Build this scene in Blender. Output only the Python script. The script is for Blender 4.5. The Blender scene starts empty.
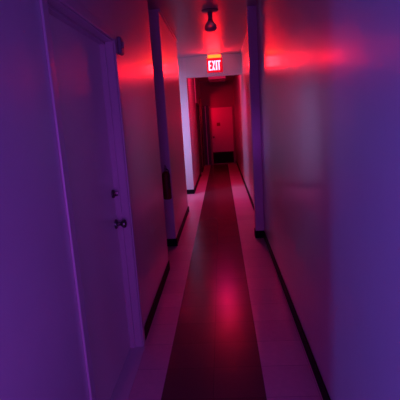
import bpy, bmesh, math
from mathutils import Matrix, Vector

C = bpy.context.scene.collection
S = bpy.context.scene
H = 1.58                 # eye height
XL, XR, ZC = -0.65, 0.50, 2.90   # wall planes and ceiling height

# ------------------------------------------------------------ camera
cam_d = bpy.data.cameras.new('camera'); cam = bpy.data.objects.new('camera', cam_d); C.objects.link(cam)
cam_d.sensor_width = 36; cam_d.lens = 36 * 414.2 / 400; cam_d.clip_start = 0.02
cam.matrix_world = Matrix(((0.9968, 0.0529, 0.0596, 0), (0.0485, 0.1903, -0.9805, 0), (-0.0632, 0.9803, 0.1872, H), (0, 0, 0, 1)))
loc, rot, _ = cam.matrix_world.decompose()
cam.matrix_world = Matrix.Translation(loc) @ rot.normalized().to_matrix().to_4x4()
S.camera = cam

# ------------------------------------------------------------ world, lights, exposure
S.view_settings.view_transform = 'Standard'; S.view_settings.look = 'None'
S.view_settings.exposure = 0.0; S.view_settings.gamma = 1.0; S.view_settings.use_curve_mapping = False
w = bpy.data.worlds.new('world'); S.world = w; w.use_nodes = True
w.node_tree.nodes['Background'].inputs[0].default_value = (0.02, 0.008, 0.04, 1)
w.node_tree.nodes['Background'].inputs[1].default_value = 0.1

def area(name, loc, target, sx, sy, col, power, spread=180):
    d = bpy.data.lights.new(name, 'AREA'); d.shape = 'RECTANGLE'; d.size = sx; d.size_y = sy
    d.color = col; d.energy = power; d.spread = math.radians(spread)
    o = bpy.data.objects.new(name, d); C.objects.link(o); o.location = loc
    o.rotation_euler = (Vector(target) - Vector(loc)).to_track_quat('-Z', 'Y').to_euler()
    return o
# violet light filling the corridor from behind the viewer, its source unseen
area('violet_room_light', (-0.05, -0.55, 1.05), (-0.05, 2.6, 0.95), 0.9, 1.1, (0.56, 0.06, 1.0), 7.2, 120)
# added blue light; unseen wall end behind the viewer placed to cut it off
area('blue_side_light', (-1.95, -2.64, 1.0), (0.5, 1.2, 1.0), 0.10, 0.7, (0.03, 0.15, 1.0), 75)
# dim daylight from the side passage
area('passage_daylight', (-1.7, 8.16, 1.4), (-0.78, 9.05, 1.25), 0.35, 1.9, (0.42, 0.48, 1.0), 15, 110)
# red lamp of the far stretch of the corridor, on the back of the header
area('far_red_lamp', (-0.1, 9.5, 2.74), (-0.1, 12.0, 1.3), 0.3, 0.16, (1.0, 0.003, 0.055), 26)
# added red fill for the end door, in a side opening made for it
area('end_door_fill', (-1.3, 13.95, 2.0), (-0.25, 15, 1.85), 0.2, 0.2, (1.0, 0.0, 0.03), 6, 80)

# ------------------------------------------------------------ materials
def mat(name, col, rough=0.5, spec=0.5, metal=0.0, bump=0.0, bscale=60, var=0.0, emit=None, estr=0):
    m = bpy.data.materials.new(name); m.use_nodes = True; nt = m.node_tree; b = nt.nodes['Principled BSDF']
    b.inputs['Base Color'].default_value = (*col, 1); b.inputs['Roughness'].default_value = rough
    b.inputs['Specular IOR Level'].default_value = spec; b.inputs['Metallic'].default_value = metal
    tc = nt.nodes.new('ShaderNodeTexCoord')
    n = nt.nodes.new('ShaderNodeTexNoise'); n.inputs['Scale'].default_value = bscale; nt.links.new(tc.outputs['Object'], n.inputs['Vector'])
    if bump:
        bp = nt.nodes.new('ShaderNodeBump'); bp.inputs['Strength'].default_value = bump; bp.inputs['Distance'].default_value = 0.002
        nt.links.new(n.outputs['Fac'], bp.inputs['Height']); nt.links.new(bp.outputs['Normal'], b.inputs['Normal'])
    if var:
        n2 = nt.nodes.new('ShaderNodeTexNoise'); n2.inputs['Scale'].default_value = 3; nt.links.new(tc.outputs['Object'], n2.inputs['Vector'])
        mx = nt.nodes.new('ShaderNodeMix'); mx.data_type = 'RGBA'
        mx.inputs['A'].default_value = (*[c * (1 - var) for c in col], 1); mx.inputs['B'].default_value = (*[min(1, c * (1 + var)) for c in col], 1)
        nt.links.new(n2.outputs['Fac'], mx.inputs['Factor']); nt.links.new(mx.outputs['Result'], b.inputs['Base Color'])
    if emit:
        b.inputs['Emission Color'].default_value = (*emit, 1); b.inputs['Emission Strength'].default_value = estr
    return m
M_wall = mat('gloss_wall_paint', (0.60, 0.53, 0.56), 0.32, 0.5, bump=0.05, bscale=9, var=0.05)
_n = M_wall.node_tree; _b = _n.nodes['Principled BSDF']   # thin varnish with vertical roller streaks
_b.inputs['Coat Weight'].default_value = 0.45; _b.inputs['Coat Roughness'].default_value = 0.13
_tc = _n.nodes.new('ShaderNodeTexCoord'); _mp = _n.nodes.new('ShaderNodeMapping'); _mp.inputs['Scale'].default_value = (6, 6, 0.4)
_nz = _n.nodes.new('ShaderNodeTexNoise'); _nz.inputs['Scale'].default_value = 2.0; _bp = _n.nodes.new('ShaderNodeBump')
_bp.inputs['Strength'].default_value = 0.25; _bp.inputs['Distance'].default_value = 0.004
_n.links.new(_tc.outputs['Object'], _mp.inputs[0]); _n.links.new(_mp.outputs[0], _nz.inputs['Vector'])
_n.links.new(_nz.outputs['Fac'], _bp.inputs['Height']); _n.links.new(_bp.outputs[0], _b.inputs['Coat Normal'])
M_header = mat('header_paint', (0.55, 0.52, 0.53), 0.5, 0.3, bump=0.1, var=0.04)
M_ceil = mat('ceiling_paint', (0.44, 0.34, 0.40), 0.38, 0.42, bump=0.08, bscale=20, var=0.05)
M_door = mat('door_paint', (0.82, 0.70, 0.66), 0.33, 0.5, bump=0.04, bscale=12, var=0.04)
M_frame = mat('frame_enamel', (0.55, 0.45, 0.48), 0.30, 0.6, bump=0.03)
M_base = mat('black_vinyl', (0.005, 0.005, 0.006), 0.6, 0.12)
M_trim = mat('trim_paint', (0.6, 0.55, 0.56), 0.35, 0.5)
M_metal = mat('dark_brass', (0.20, 0.16, 0.16), 0.25, 0.5, metal=0.9)
M_black = mat('black_plastic', (0.02, 0.018, 0.02), 0.4, 0.4)
M_grey = mat('grey_plastic', (0.22, 0.18, 0.20), 0.4, 0.4)
M_white = mat('white_enamel', (0.6, 0.58, 0.58), 0.35, 0.5)
M_lamp = mat('lamp_white', (0.85, 0.82, 0.82), 0.4, 0.5)
M_shade = mat('smoked_glass', (0.55, 0.45, 0.48), 0.45, 0.6)
M_shade.node_tree.nodes['Principled BSDF'].inputs['Transmission Weight'].default_value = 0.5
M_exting = mat('red_enamel', (0.16, 0.012, 0.012), 0.5, 0.3)
M_dark = mat('doorway_shade_tone', (0.05, 0.04, 0.045), 0.6, 0.2)  # near-black tone puts the far doorway's shade into the colour
M_fardoor = mat('far_door_paint', (0.55, 0.40, 0.40), 0.45, 0.4)
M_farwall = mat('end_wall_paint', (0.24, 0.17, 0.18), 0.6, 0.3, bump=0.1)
M_sign = mat('red_sign_face', (0.25, 0.02, 0.03), 0.4, 0.4, emit=(1.0, 0.005, 0.03), estr=0.5)
M_letter = mat('lit_letters', (0.8, 0.1, 0.1), 0.4, 0.4, emit=(1.0, 0.006, 0.010), estr=175)
M_strip = mat('lit_amber_strip', (0.8, 0.3, 0.1), 0.4, 0.4, emit=(1.0, 0.055, 0.004), estr=8)

def floor_material():
    m = bpy.data.materials.new('vinyl_tile_floor'); m.use_nodes = True; nt = m.node_tree; N = nt.nodes; L = nt.links
    b = N['Principled BSDF']; tc = N.new('ShaderNodeTexCoord'); sp = N.new('ShaderNodeSeparateXYZ'); L.new(tc.outputs['Object'], sp.inputs[0])
    def mth(op, a, bb=None):
        n = N.new('ShaderNodeMath'); n.operation = op
        for i, v in enumerate((a, bb)):
            if v is None: continue
            if isinstance(v, (int, float)): n.inputs[i].default_value = v
            else: L.new(v, n.inputs[i])
        return n.outputs[0]
    xo = mth('ADD', sp.outputs[0], 0.127)                      # runner centre at x = -0.127
    ax = mth('ABSOLUTE', xo)
    run = mth('LESS_THAN', ax, 0.305)
    T = 0.305
    def groove(v):
        fr = mth('FRACT', mth('DIVIDE', mth('ADD', v, 30.5), T))
        return mth('LESS_THAN', mth('MINIMUM', fr, mth('SUBTRACT', 1.0, fr)), 0.008)
    g = mth('MAXIMUM', groove(xo), groove(sp.outputs[1]))
    cell = N.new('ShaderNodeCombineXYZ')
    L.new(mth('FLOOR', mth('DIVIDE', mth('ADD', xo, 30.5), T)), cell.inputs[0]); L.new(mth('FLOOR', mth('DIVIDE', mth('ADD', sp.outputs[1], 30.5), T)), cell.inputs[1])
    wn = N.new('ShaderNodeTexWhiteNoise'); L.new(cell.outputs[0], wn.inputs['Vector'])
    n = N.new('ShaderNodeTexNoise'); n.inputs['Scale'].default_value = 25; n.inputs['Detail'].default_value = 6; L.new(tc.outputs['Object'], n.inputs['Vector'])
    def mix(f, a, bb):
        x = N.new('ShaderNodeMix'); x.data_type = 'RGBA'
        if isinstance(f, (int, float)): x.inputs['Factor'].default_value = f
        else: L.new(f, x.inputs['Factor'])
        for k, v in (('A', a), ('B', bb)):
            if isinstance(v, tuple): x.inputs[k].default_value = (*v, 1)
            else: L.new(v, x.inputs[k])
        return x.outputs['Result']
    light = mix(wn.outputs['Value'], (0.64, 0.40, 0.46), (0.74, 0.48, 0.54))
    dark = mix(wn.outputs['Value'], (0.125, 0.035, 0.05), (0.15, 0.045, 0.06))
    c = mix(run, light, dark)
    c = mix(mth('MULTIPLY', n.outputs['Fac'], 0.25), c, (0.05, 0.04, 0.04))
    c = mix(mth('MULTIPLY', g, 0.4), c, (0.03, 0.02, 0.02))
    L.new(c, b.inputs['Base Color'])
    L.new(mth('ADD', mth('MULTIPLY', run, -0.33), 0.5), b.inputs['Specular IOR Level'])
    L.new(mth('ADD', mth('MULTIPLY', run, -0.11), 0.36), b.inputs['Roughness'])
    return m
M_floor = floor_material()

# ------------------------------------------------------------ mesh helpers
def box(bm, x0, x1, y0, y1, z0, z1, bev=0.0):
    r = bmesh.ops.create_cube(bm, size=1)
    vs = r['verts']
    for v in vs:
        v.co = Vector((x0 + (v.co.x + .5) * (x1 - x0), y0 + (v.co.y + .5) * (y1 - y0), z0 + (v.co.z + .5) * (z1 - z0)))
    if bev:
        es = list({e for v in vs for e in v.link_edges})
        bmesh.ops.bevel(bm, geom=es, offset=bev, segments=2, affect='EDGES', profile=0.5)
def lathe(bm, prof, origin=(0, 0, 0), axis='Z', n=24):
    rings = []
    for r, t in prof:
        ring = []
        for i in range(n):
            a = 2 * math.pi * i / n; p = (r * math.cos(a), r * math.sin(a), t)
            if axis == 'X': p = (p[2], p[0], p[1])
            if axis == 'Y': p = (p[0], p[2], p[1])
            ring.append(bm.verts.new(Vector(p) + Vector(origin)))
        rings.append(ring)
    for a, b in zip(rings, rings[1:]):
        for i in range(n): bm.faces.new((a[i], a[(i + 1) % n], b[(i + 1) % n], b[i]))
    bm.faces.new(rings[0]); bm.faces.new(rings[-1][::-1])
def tube(bm, pts, r, n=10):
    pts = [Vector(p) for p in pts]; rings = []
    for i, p in enumerate(pts):
        d = (pts[min(i + 1, len(pts) - 1)] - pts[max(i - 1, 0)]).normalized()
        u = d.orthogonal().normalized() if i == 0 else (u - d * u.dot(d)).normalized(); v = d.cross(u)
        rings.append([bm.verts.new(p + (u * math.cos(2 * math.pi * k / n) + v * math.sin(2 * math.pi * k / n)) * r) for k in range(n)])
    for a, b in zip(rings, rings[1:]):
        for i in range(n): bm.faces.new((a[i], a[(i + 1) % n], b[(i + 1) % n], b[i]))
    bm.faces.new(rings[0][::-1]); bm.faces.new(rings[-1])
def obj(name, bm, m, parent=None, smooth=False, kind=None, label=None):
    bmesh.ops.recalc_face_normals(bm, faces=bm.faces[:])
    me = bpy.data.meshes.new(name); bm.to_mesh(me); bm.free(); me.materials.append(m)
    if smooth:
        for p in me.polygons: p.use_smooth = True
        me.set_sharp_from_angle(angle=math.radians(40))
    o = bpy.data.objects.new(name, me); C.objects.link(o)
    if parent:
        o.parent = parent; o.matrix_parent_inverse = parent.matrix_world.inverted() if False else Matrix.Translation(-Vector(parent.location if parent.parent is None else (0, 0, 0)))
    if kind: o['kind'] = kind
    if label: o['label'] = label
    return o
def boxes(name, lst, m, parent=None, bev=0.0, **k):
    bm = bmesh.new()
    for b in lst: box(bm, *b, bev=bev)
    return obj(name, bm, m, parent, **k)
def thing(name, label, cat, loc):
    o = bpy.data.objects.new(name, None); C.objects.link(o); o.location = loc; o.empty_display_size = 0.1
    o['label'] = label; o['category'] = cat
    return o
ST = dict(kind='structure')

# ------------------------------------------------------------ the setting
YB, YE = -4.0, 15.0
boxes('floor', [(-3.2, 0.9, YB, YE + .2, -0.1, 0)], M_floor, **ST)
boxes('ceiling', [(-3.2, 0.9, YB, YE + .2, ZC, ZC + 0.1)], M_ceil, **ST)
D0, D1, DZ = 1.65, 2.75, 2.14            # opening of the near door
boxes('wall_left', [
    (-1.9, -0.76, -0.21, 4.31, 0, ZC),                       # core behind the door
    (-0.76, XL, -0.21, D0, 0, ZC), (-0.76, XL, D1, 4.31, 0, ZC), (-0.76, XL, D0, D1, DZ, ZC),
    (-2.5, XL - .01, 5.17, 7.2, 0, ZC),
    (-2.5, XL - .02, 9.05, 11.9, 0, ZC), (-1.5, XL, 12.9, 13.7, 0, ZC), (-1.5, XL, 11.9, 12.9, 2.08, ZC), (-1.5, XL, 13.7, 14.7, 2.3, ZC), (-1.5, XL, 14.7, YE, 0, ZC),
], M_wall, **ST)
boxes('wall_passage', [(-2.02, -1.9, 4.31, 5.17, 0, ZC), (-2.62, -2.5, 7.2, 9.05, 0, ZC), (-1.62, -1.5, 11.9, YE, 0, ZC)], M_wall, **ST)
boxes('wall_right', [(XR, XR + .12, YB, YE, 0, ZC)], M_wall, **ST)
boxes('wall_back', [(-3.2, XR + .12, YB - .12, YB, 0, ZC), (-3.2, -3.08, YB, -0.2, 0, ZC), (-3.08, -1.9, -0.33, -0.21, 0, ZC)], M_wall, **ST)
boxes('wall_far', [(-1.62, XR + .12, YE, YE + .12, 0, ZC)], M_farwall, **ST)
boxes('wall_header', [(XL - .02, XR, 9.05, 9.19, 2.49, ZC)], M_header, **ST)
# pilaster on the right wall
boxes('wall_pilaster', [(0.389, XR, 5.36, 5.50, 0, ZC)], M_wall, bev=0.003, **ST)

BH, BT = 0.10, 0.008
boxes('baseboard_right', [(XR - BT, XR, YB, 5.352, 0, BH), (XR - BT, XR, 5.508, YE, 0, BH),
                          (0.389, XR, 5.352, 5.36, 0, BH), (0.381, 0.389, 5.352, 5.508, 0, BH), (0.389, XR, 5.50, 5.508, 0, BH)], M_base, **ST)
boxes('baseboard_left', [(XL, XL + BT, -0.2, D0 - .06, 0, BH), (XL, XL + BT, D1 + .06, 4.31, 0, BH), (-1.9, XL + BT, 4.31, 4.318, 0, BH),
                         (-1.9, XL + BT, 5.162, 5.17, 0, BH), (XL - .01, XL + BT - .01, 5.17, 7.2, 0, BH), (-2.5, XL + BT, 7.2, 7.208, 0, BH),
                         (-2.5, XL - .02 + BT, 9.042, 9.05, 0, BH), (XL - .02, XL - .02 + BT, 9.05, 11.85, 0, BH), (XL, XL + BT, 12.95, 13.7, 0, BH)], M_base, **ST)
boxes('trim_1', [(XL - .01, XL + .008, 5.17, 7.2, ZC - .03, ZC)], M_trim, **ST)
boxes('jamb_streak_cover', [(-1.0, XL + .01, 14.64, 14.70, 0, 2.3), (-1.0, XL + .01, 13.70, 13.76, 0, 2.3)], M_dark, **ST)  # dark strips added to hide the fill light's streak on the opening's jambs
boxes('trim_2', [(XR - .018, XR, 5.50, 9.05, ZC - .03, ZC)], M_trim, **ST)

# near door on the left: slab set back in an enamelled steel frame
bm = bmesh.new(); box(bm, -0.76, -0.735, D0 + .035, D1 - .035, 0.008, DZ - .035, bev=0.002)
door = obj('door_1', bm, M_door, **ST)
fb = bmesh.new()
J = 0.035
for y0, y1, z0, z1 in ((D0, D0 + J, 0, DZ), (D1 - J, D1, 0, DZ), (D0 + J, D1 - J, DZ - J, DZ)):
    box(fb, -0.76, XL, y0, y1, z0, z1)
for y0, y1, z0, z1 in ((D0 - .03, D0 + .028, 0, DZ + .03), (D1 - .028, D1 + .03, 0, DZ + .03), (D0 + .028, D1 - .028, DZ - .028, DZ + .03)):
    box(fb, XL, XL + 0.012, y0, y1, z0, z1, bev=0.004)
for y0, y1, z0, z1 in ((D0 + J, D0 + J + .014, 0, DZ - J), (D1 - J - .014, D1 - J, 0, DZ - J), (D0 + J, D1 - J, DZ - J - .014, DZ - J)):
    box(fb, -0.735, -0.70, y0, y1, z0, z1)      # door stop
obj('door_frame', fb, M_frame, door, label='violet-lit glossy steel frame')
bm = bmesh.new(); KY = 2.655
lathe(bm, [(.033, 0), (.033, .006), (.028, .012), (.013, .014), (.012, .035), (.020, .042), (.028, .052), (.029, .062), (.024, .070), (.010, .074)], (-0.735, KY, 0.94), 'X')
obj('door_knob', bm, M_metal, door, smooth=True, label='dark metal round knob')
bm = bmesh.new()
lathe(bm, [(.028, 0), (.028, .010), (.022, .016), (.012, .018)], (-0.735, KY, 1.145), 'X')
box(bm, -0.718, -0.700, KY - .004, KY + .004, 1.130, 1.160, bev=.001)
obj('deadbolt', bm, M_metal, door, smooth=True, label='dark metal deadbolt above the knob')
boxes('door_threshold', [(-0.76, XL + .02, D0 + J, D1 - J, 0, .006)], M_trim, door)

# far door, closing the end of the corridor
bm = bmesh.new(); box(bm, -0.34, 0.42, YE - .035, YE - .002, 0.01, 2.00, bev=.003)
d2 = obj('door_2', bm, M_fardoor, **ST)
boxes('side_panel', [(-0.63, -0.40, YE - .05, YE, 0, 2.10)], M_black, d2, label='black side panel')
boxes('side_bead', [(-0.53, -0.505, YE - .065, YE - .05, 0.02, 2.08)], M_trim, d2)
boxes('door_frame', [(-0.40, -0.34, YE - .06, YE, 0, 2.06), (0.42, 0.48, YE - .06, YE, 0, 2.06), (-0.34, 0.42, YE - .06, YE, 2.00, 2.06)], M_farwall, d2, bev=.003)
boxes('kick_plate', [(-0.33, 0.41, YE - .040, YE - .035, 0.03, 0.44)], M_base, d2, label='black kick plate')
bm = bmesh.new(); lathe(bm, [(.03, 0), (.03, -.01), (.014, -.015), (.014, -.035), (.028, -.05), (.026, -.065), (.01, -.07)], (-0.27, YE - .035, 0.98), 'Y')
obj('door_knob', bm, M_metal, d2, smooth=True)
boxes('door_plate', [(-0.14, -0.02, YE - .04, YE - .035, 1.36, 1.48)], M_exting, d2, bev=.002, label='small dark square plate')

# side doorway in the far stretch; slab painted dark for its shade
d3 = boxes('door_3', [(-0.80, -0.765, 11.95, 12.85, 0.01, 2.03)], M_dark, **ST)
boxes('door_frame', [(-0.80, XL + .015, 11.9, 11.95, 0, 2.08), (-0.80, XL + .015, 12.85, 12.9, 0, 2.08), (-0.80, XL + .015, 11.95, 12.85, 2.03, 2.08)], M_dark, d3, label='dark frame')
bm = bmesh.new(); lathe(bm, [(.03, 0), (.03, .01), (.013, .015), (.013, .035), (.027, .05), (.025, .065), (.01, .07)], (-0.765, 12.05, 0.98), 'X')
obj('door_knob', bm, M_metal, d3, smooth=True)

# ------------------------------------------------------------ exit sign
SX, SY = -0.055, 8.30
t = thing('exit_sign', 'glowing red EXIT sign hanging from the ceiling before the header beam', 'exit sign', (SX, SY, ZC))
boxes('housing', [(SX - .16, SX + .16, SY - .03, SY + .03, 2.46, 2.745)], M_white, t, bev=.006)
boxes('face_panel', [(SX - .148, SX + .148, SY - .034, SY - .030, 2.472, 2.735)], M_sign, t, label='red face panel')
boxes('light_strip', [(SX - .125, SX + .125, SY - .042, SY + .02, 2.748, 2.80)], M_strip, t, bev=.006, label='glowing amber strip along the top')
boxes('mounting_canopy', [(SX - .08, SX + .08, SY - .02, SY + .03, 2.80, 2.8325)], M_white, t, bev=.003)
# letters E X I T as solid strokes
LH, y0, y1 = 0.175, SY - .039, SY - .034
zb = 2.515; zt = zb + LH; s = .025
def stroke(name, polys):
    bm = bmesh.new()
    for poly in polys:
        lo = [bm.verts.new((p[0], y0, p[1])) for p in poly]; hi = [bm.verts.new((p[0], y1, p[1])) for p in poly]
        bm.faces.new(lo); bm.faces.new(hi[::-1]); n = len(poly)
        for i in range(n): bm.faces.new((lo[i], lo[(i + 1) % n], hi[(i + 1) % n], hi[i]))
    obj(name, bm, M_letter, t, label='white-hot glowing letter ' + name[-1].upper())
def rect(xa, xb, za, zb_): return [(xa, za), (xb, za), (xb, zb_), (xa, zb_)]
x = SX - .118
stroke('letter_e', [rect(x, x + s, zb, zt), rect(x + s, x + .055, zt - s, zt), rect(x + s, x + .05, zb + LH / 2 - s / 2, zb + LH / 2 + s / 2), rect(x + s, x + .055, zb, zb + s)])
x += .064
stroke('letter_x', [[(x, zb), (x + .022, zb), (x + .066, zt), (x + .044, zt)],
                    [(x, zt), (x + .0325, zb + LH * .5 + .016), (x + .0325, zb + LH * .5 + .075), (x + .022, zt)],
                    [(x + .0335, zb + LH * .5 - .016), (x + .066, zb), (x + .044, zb), (x + .0335, zb + LH * .5 - .075)]])
x += .074
stroke('letter_i', [rect(x, x + s + .002, zb, zt)])
x += .031
stroke('letter_t', [rect(x, x + .062, zt - s, zt), rect(x + .0205, x + .0415, zb, zt - s)])
t.location = (-0.058, 8.75, 2.971); t.scale = (1.054, 1.054, 1.054)
area('exit_sign_glow', (-0.058, 8.73, 2.872), (-0.058, 8.72, 3.2), .26, .03, (1.0, 0.002, 0.05), 0.3)
area('sign_floor_fill', (-0.058, 8.735, 2.495), (-0.058, 8.3, 0), .27, .04, (1.0, 0.006, 0.38), 11, 130)  # red fill added under the sign to redden floor and lower walls

# ------------------------------------------------------------ small things
PX, PY = -0.060, 5.42
t = thing('pendant_lamp', 'small unlit bell-shaped lamp hanging from the ceiling by a short stem', 'lamp', (PX, PY, ZC))
bm = bmesh.new(); lathe(bm, [(.104, ZC), (.104, ZC - .008), (.085, ZC - .018), (.035, ZC - .024)], (PX, PY, 0)); obj('ceiling_plate', bm, M_grey, t, smooth=True)
bm = bmesh.new(); lathe(bm, [(.030, ZC - .022), (.026, ZC - .10), (.031, ZC - .115), (.034, ZC - .13)], (PX, PY, 0)); obj('socket_stem', bm, M_grey, t, smooth=True)
bm = bmesh.new(); lathe(bm, [(.034, ZC - .125), (.052, ZC - .150), (.070, ZC - .172), (.078, ZC - .20), (.073, ZC - .222), (.055, ZC - .238), (.02, ZC - .246)], (PX, PY, 0), n=32)
obj('bulb_globe', bm, M_shade, t, smooth=True)

# dark box beside the top corner of the near door
t = thing('alarm_box', 'small dark rounded alarm box on the wall beside the near door\'s top corner', 'alarm box', (XL, 2.86, 2.09))
boxes('housing', [(XL, XL + .036, 2.79, 2.88, 2.04, 2.15)], M_grey, t, bev=.014)
bm = bmesh.new(); lathe(bm, [(.020, 0), (.020, .008), (.008, .012)], (XL + .036, 2.835, 2.10), 'X'); obj('lens', bm, M_shade, t, smooth=True)

# fire extinguisher on the end wall of the side recess
EX, EY = -0.715, 5.10
t = thing('fire_extinguisher', 'dark red fire extinguisher hanging at the wall corner of the left recess', 'fire extinguisher', (EX, EY, 0.64))
bm = bmesh.new(); lathe(bm, [(.040, .64), (.052, .65), (.052, .94), (.046, .965), (.030, .985), (.016, .995)], (EX, EY, 0)); obj('cylinder_body', bm, M_exting, t, smooth=True)
bm = bmesh.new(); lathe(bm, [(.016, .99), (.018, 1.03), (.010, 1.04)], (EX, EY, 0), n=16)
box(bm, EX - .011, EX + .011, EY - .05, EY + .025, 1.035, 1.045, bev=.002)
box(bm, EX - .009, EX + .009, EY - .055, EY + .0, 1.062, 1.070, bev=.002); box(bm, EX - .009, EX + .009, EY - .008, EY + .012, 1.035, 1.070)
obj('valve_head', bm, M_grey, t)
bm = bmesh.new(); tube(bm, [(EX + .01, EY - .01, 1.02), (EX + .035, EY - .03, 1.01), (EX + .045, EY - .045, .95), (EX + .04, EY - .052, .86), (EX + .035, EY - .057, .78)], .008); obj('hose', bm, M_black, t, smooth=True)
boxes('wall_bracket', [(EX - .02, EX + .02, EY + .05, 5.17, .80, .92)], M_grey, t)

# ceiling fixture in the far stretch
t = thing('ceiling_light', 'shallow rectangular unlit ceiling fixture beyond the header beam', 'ceiling light', (-0.04, 12.9, ZC))
boxes('housing', [(-0.31, 0.23, 12.4, 13.4, ZC - .06, ZC)], M_lamp, t, bev=.006)
boxes('diffuser', [(-0.29, 0.21, 12.42, 13.38, ZC - .16, ZC - .06)], M_lamp, t, bev=.014)
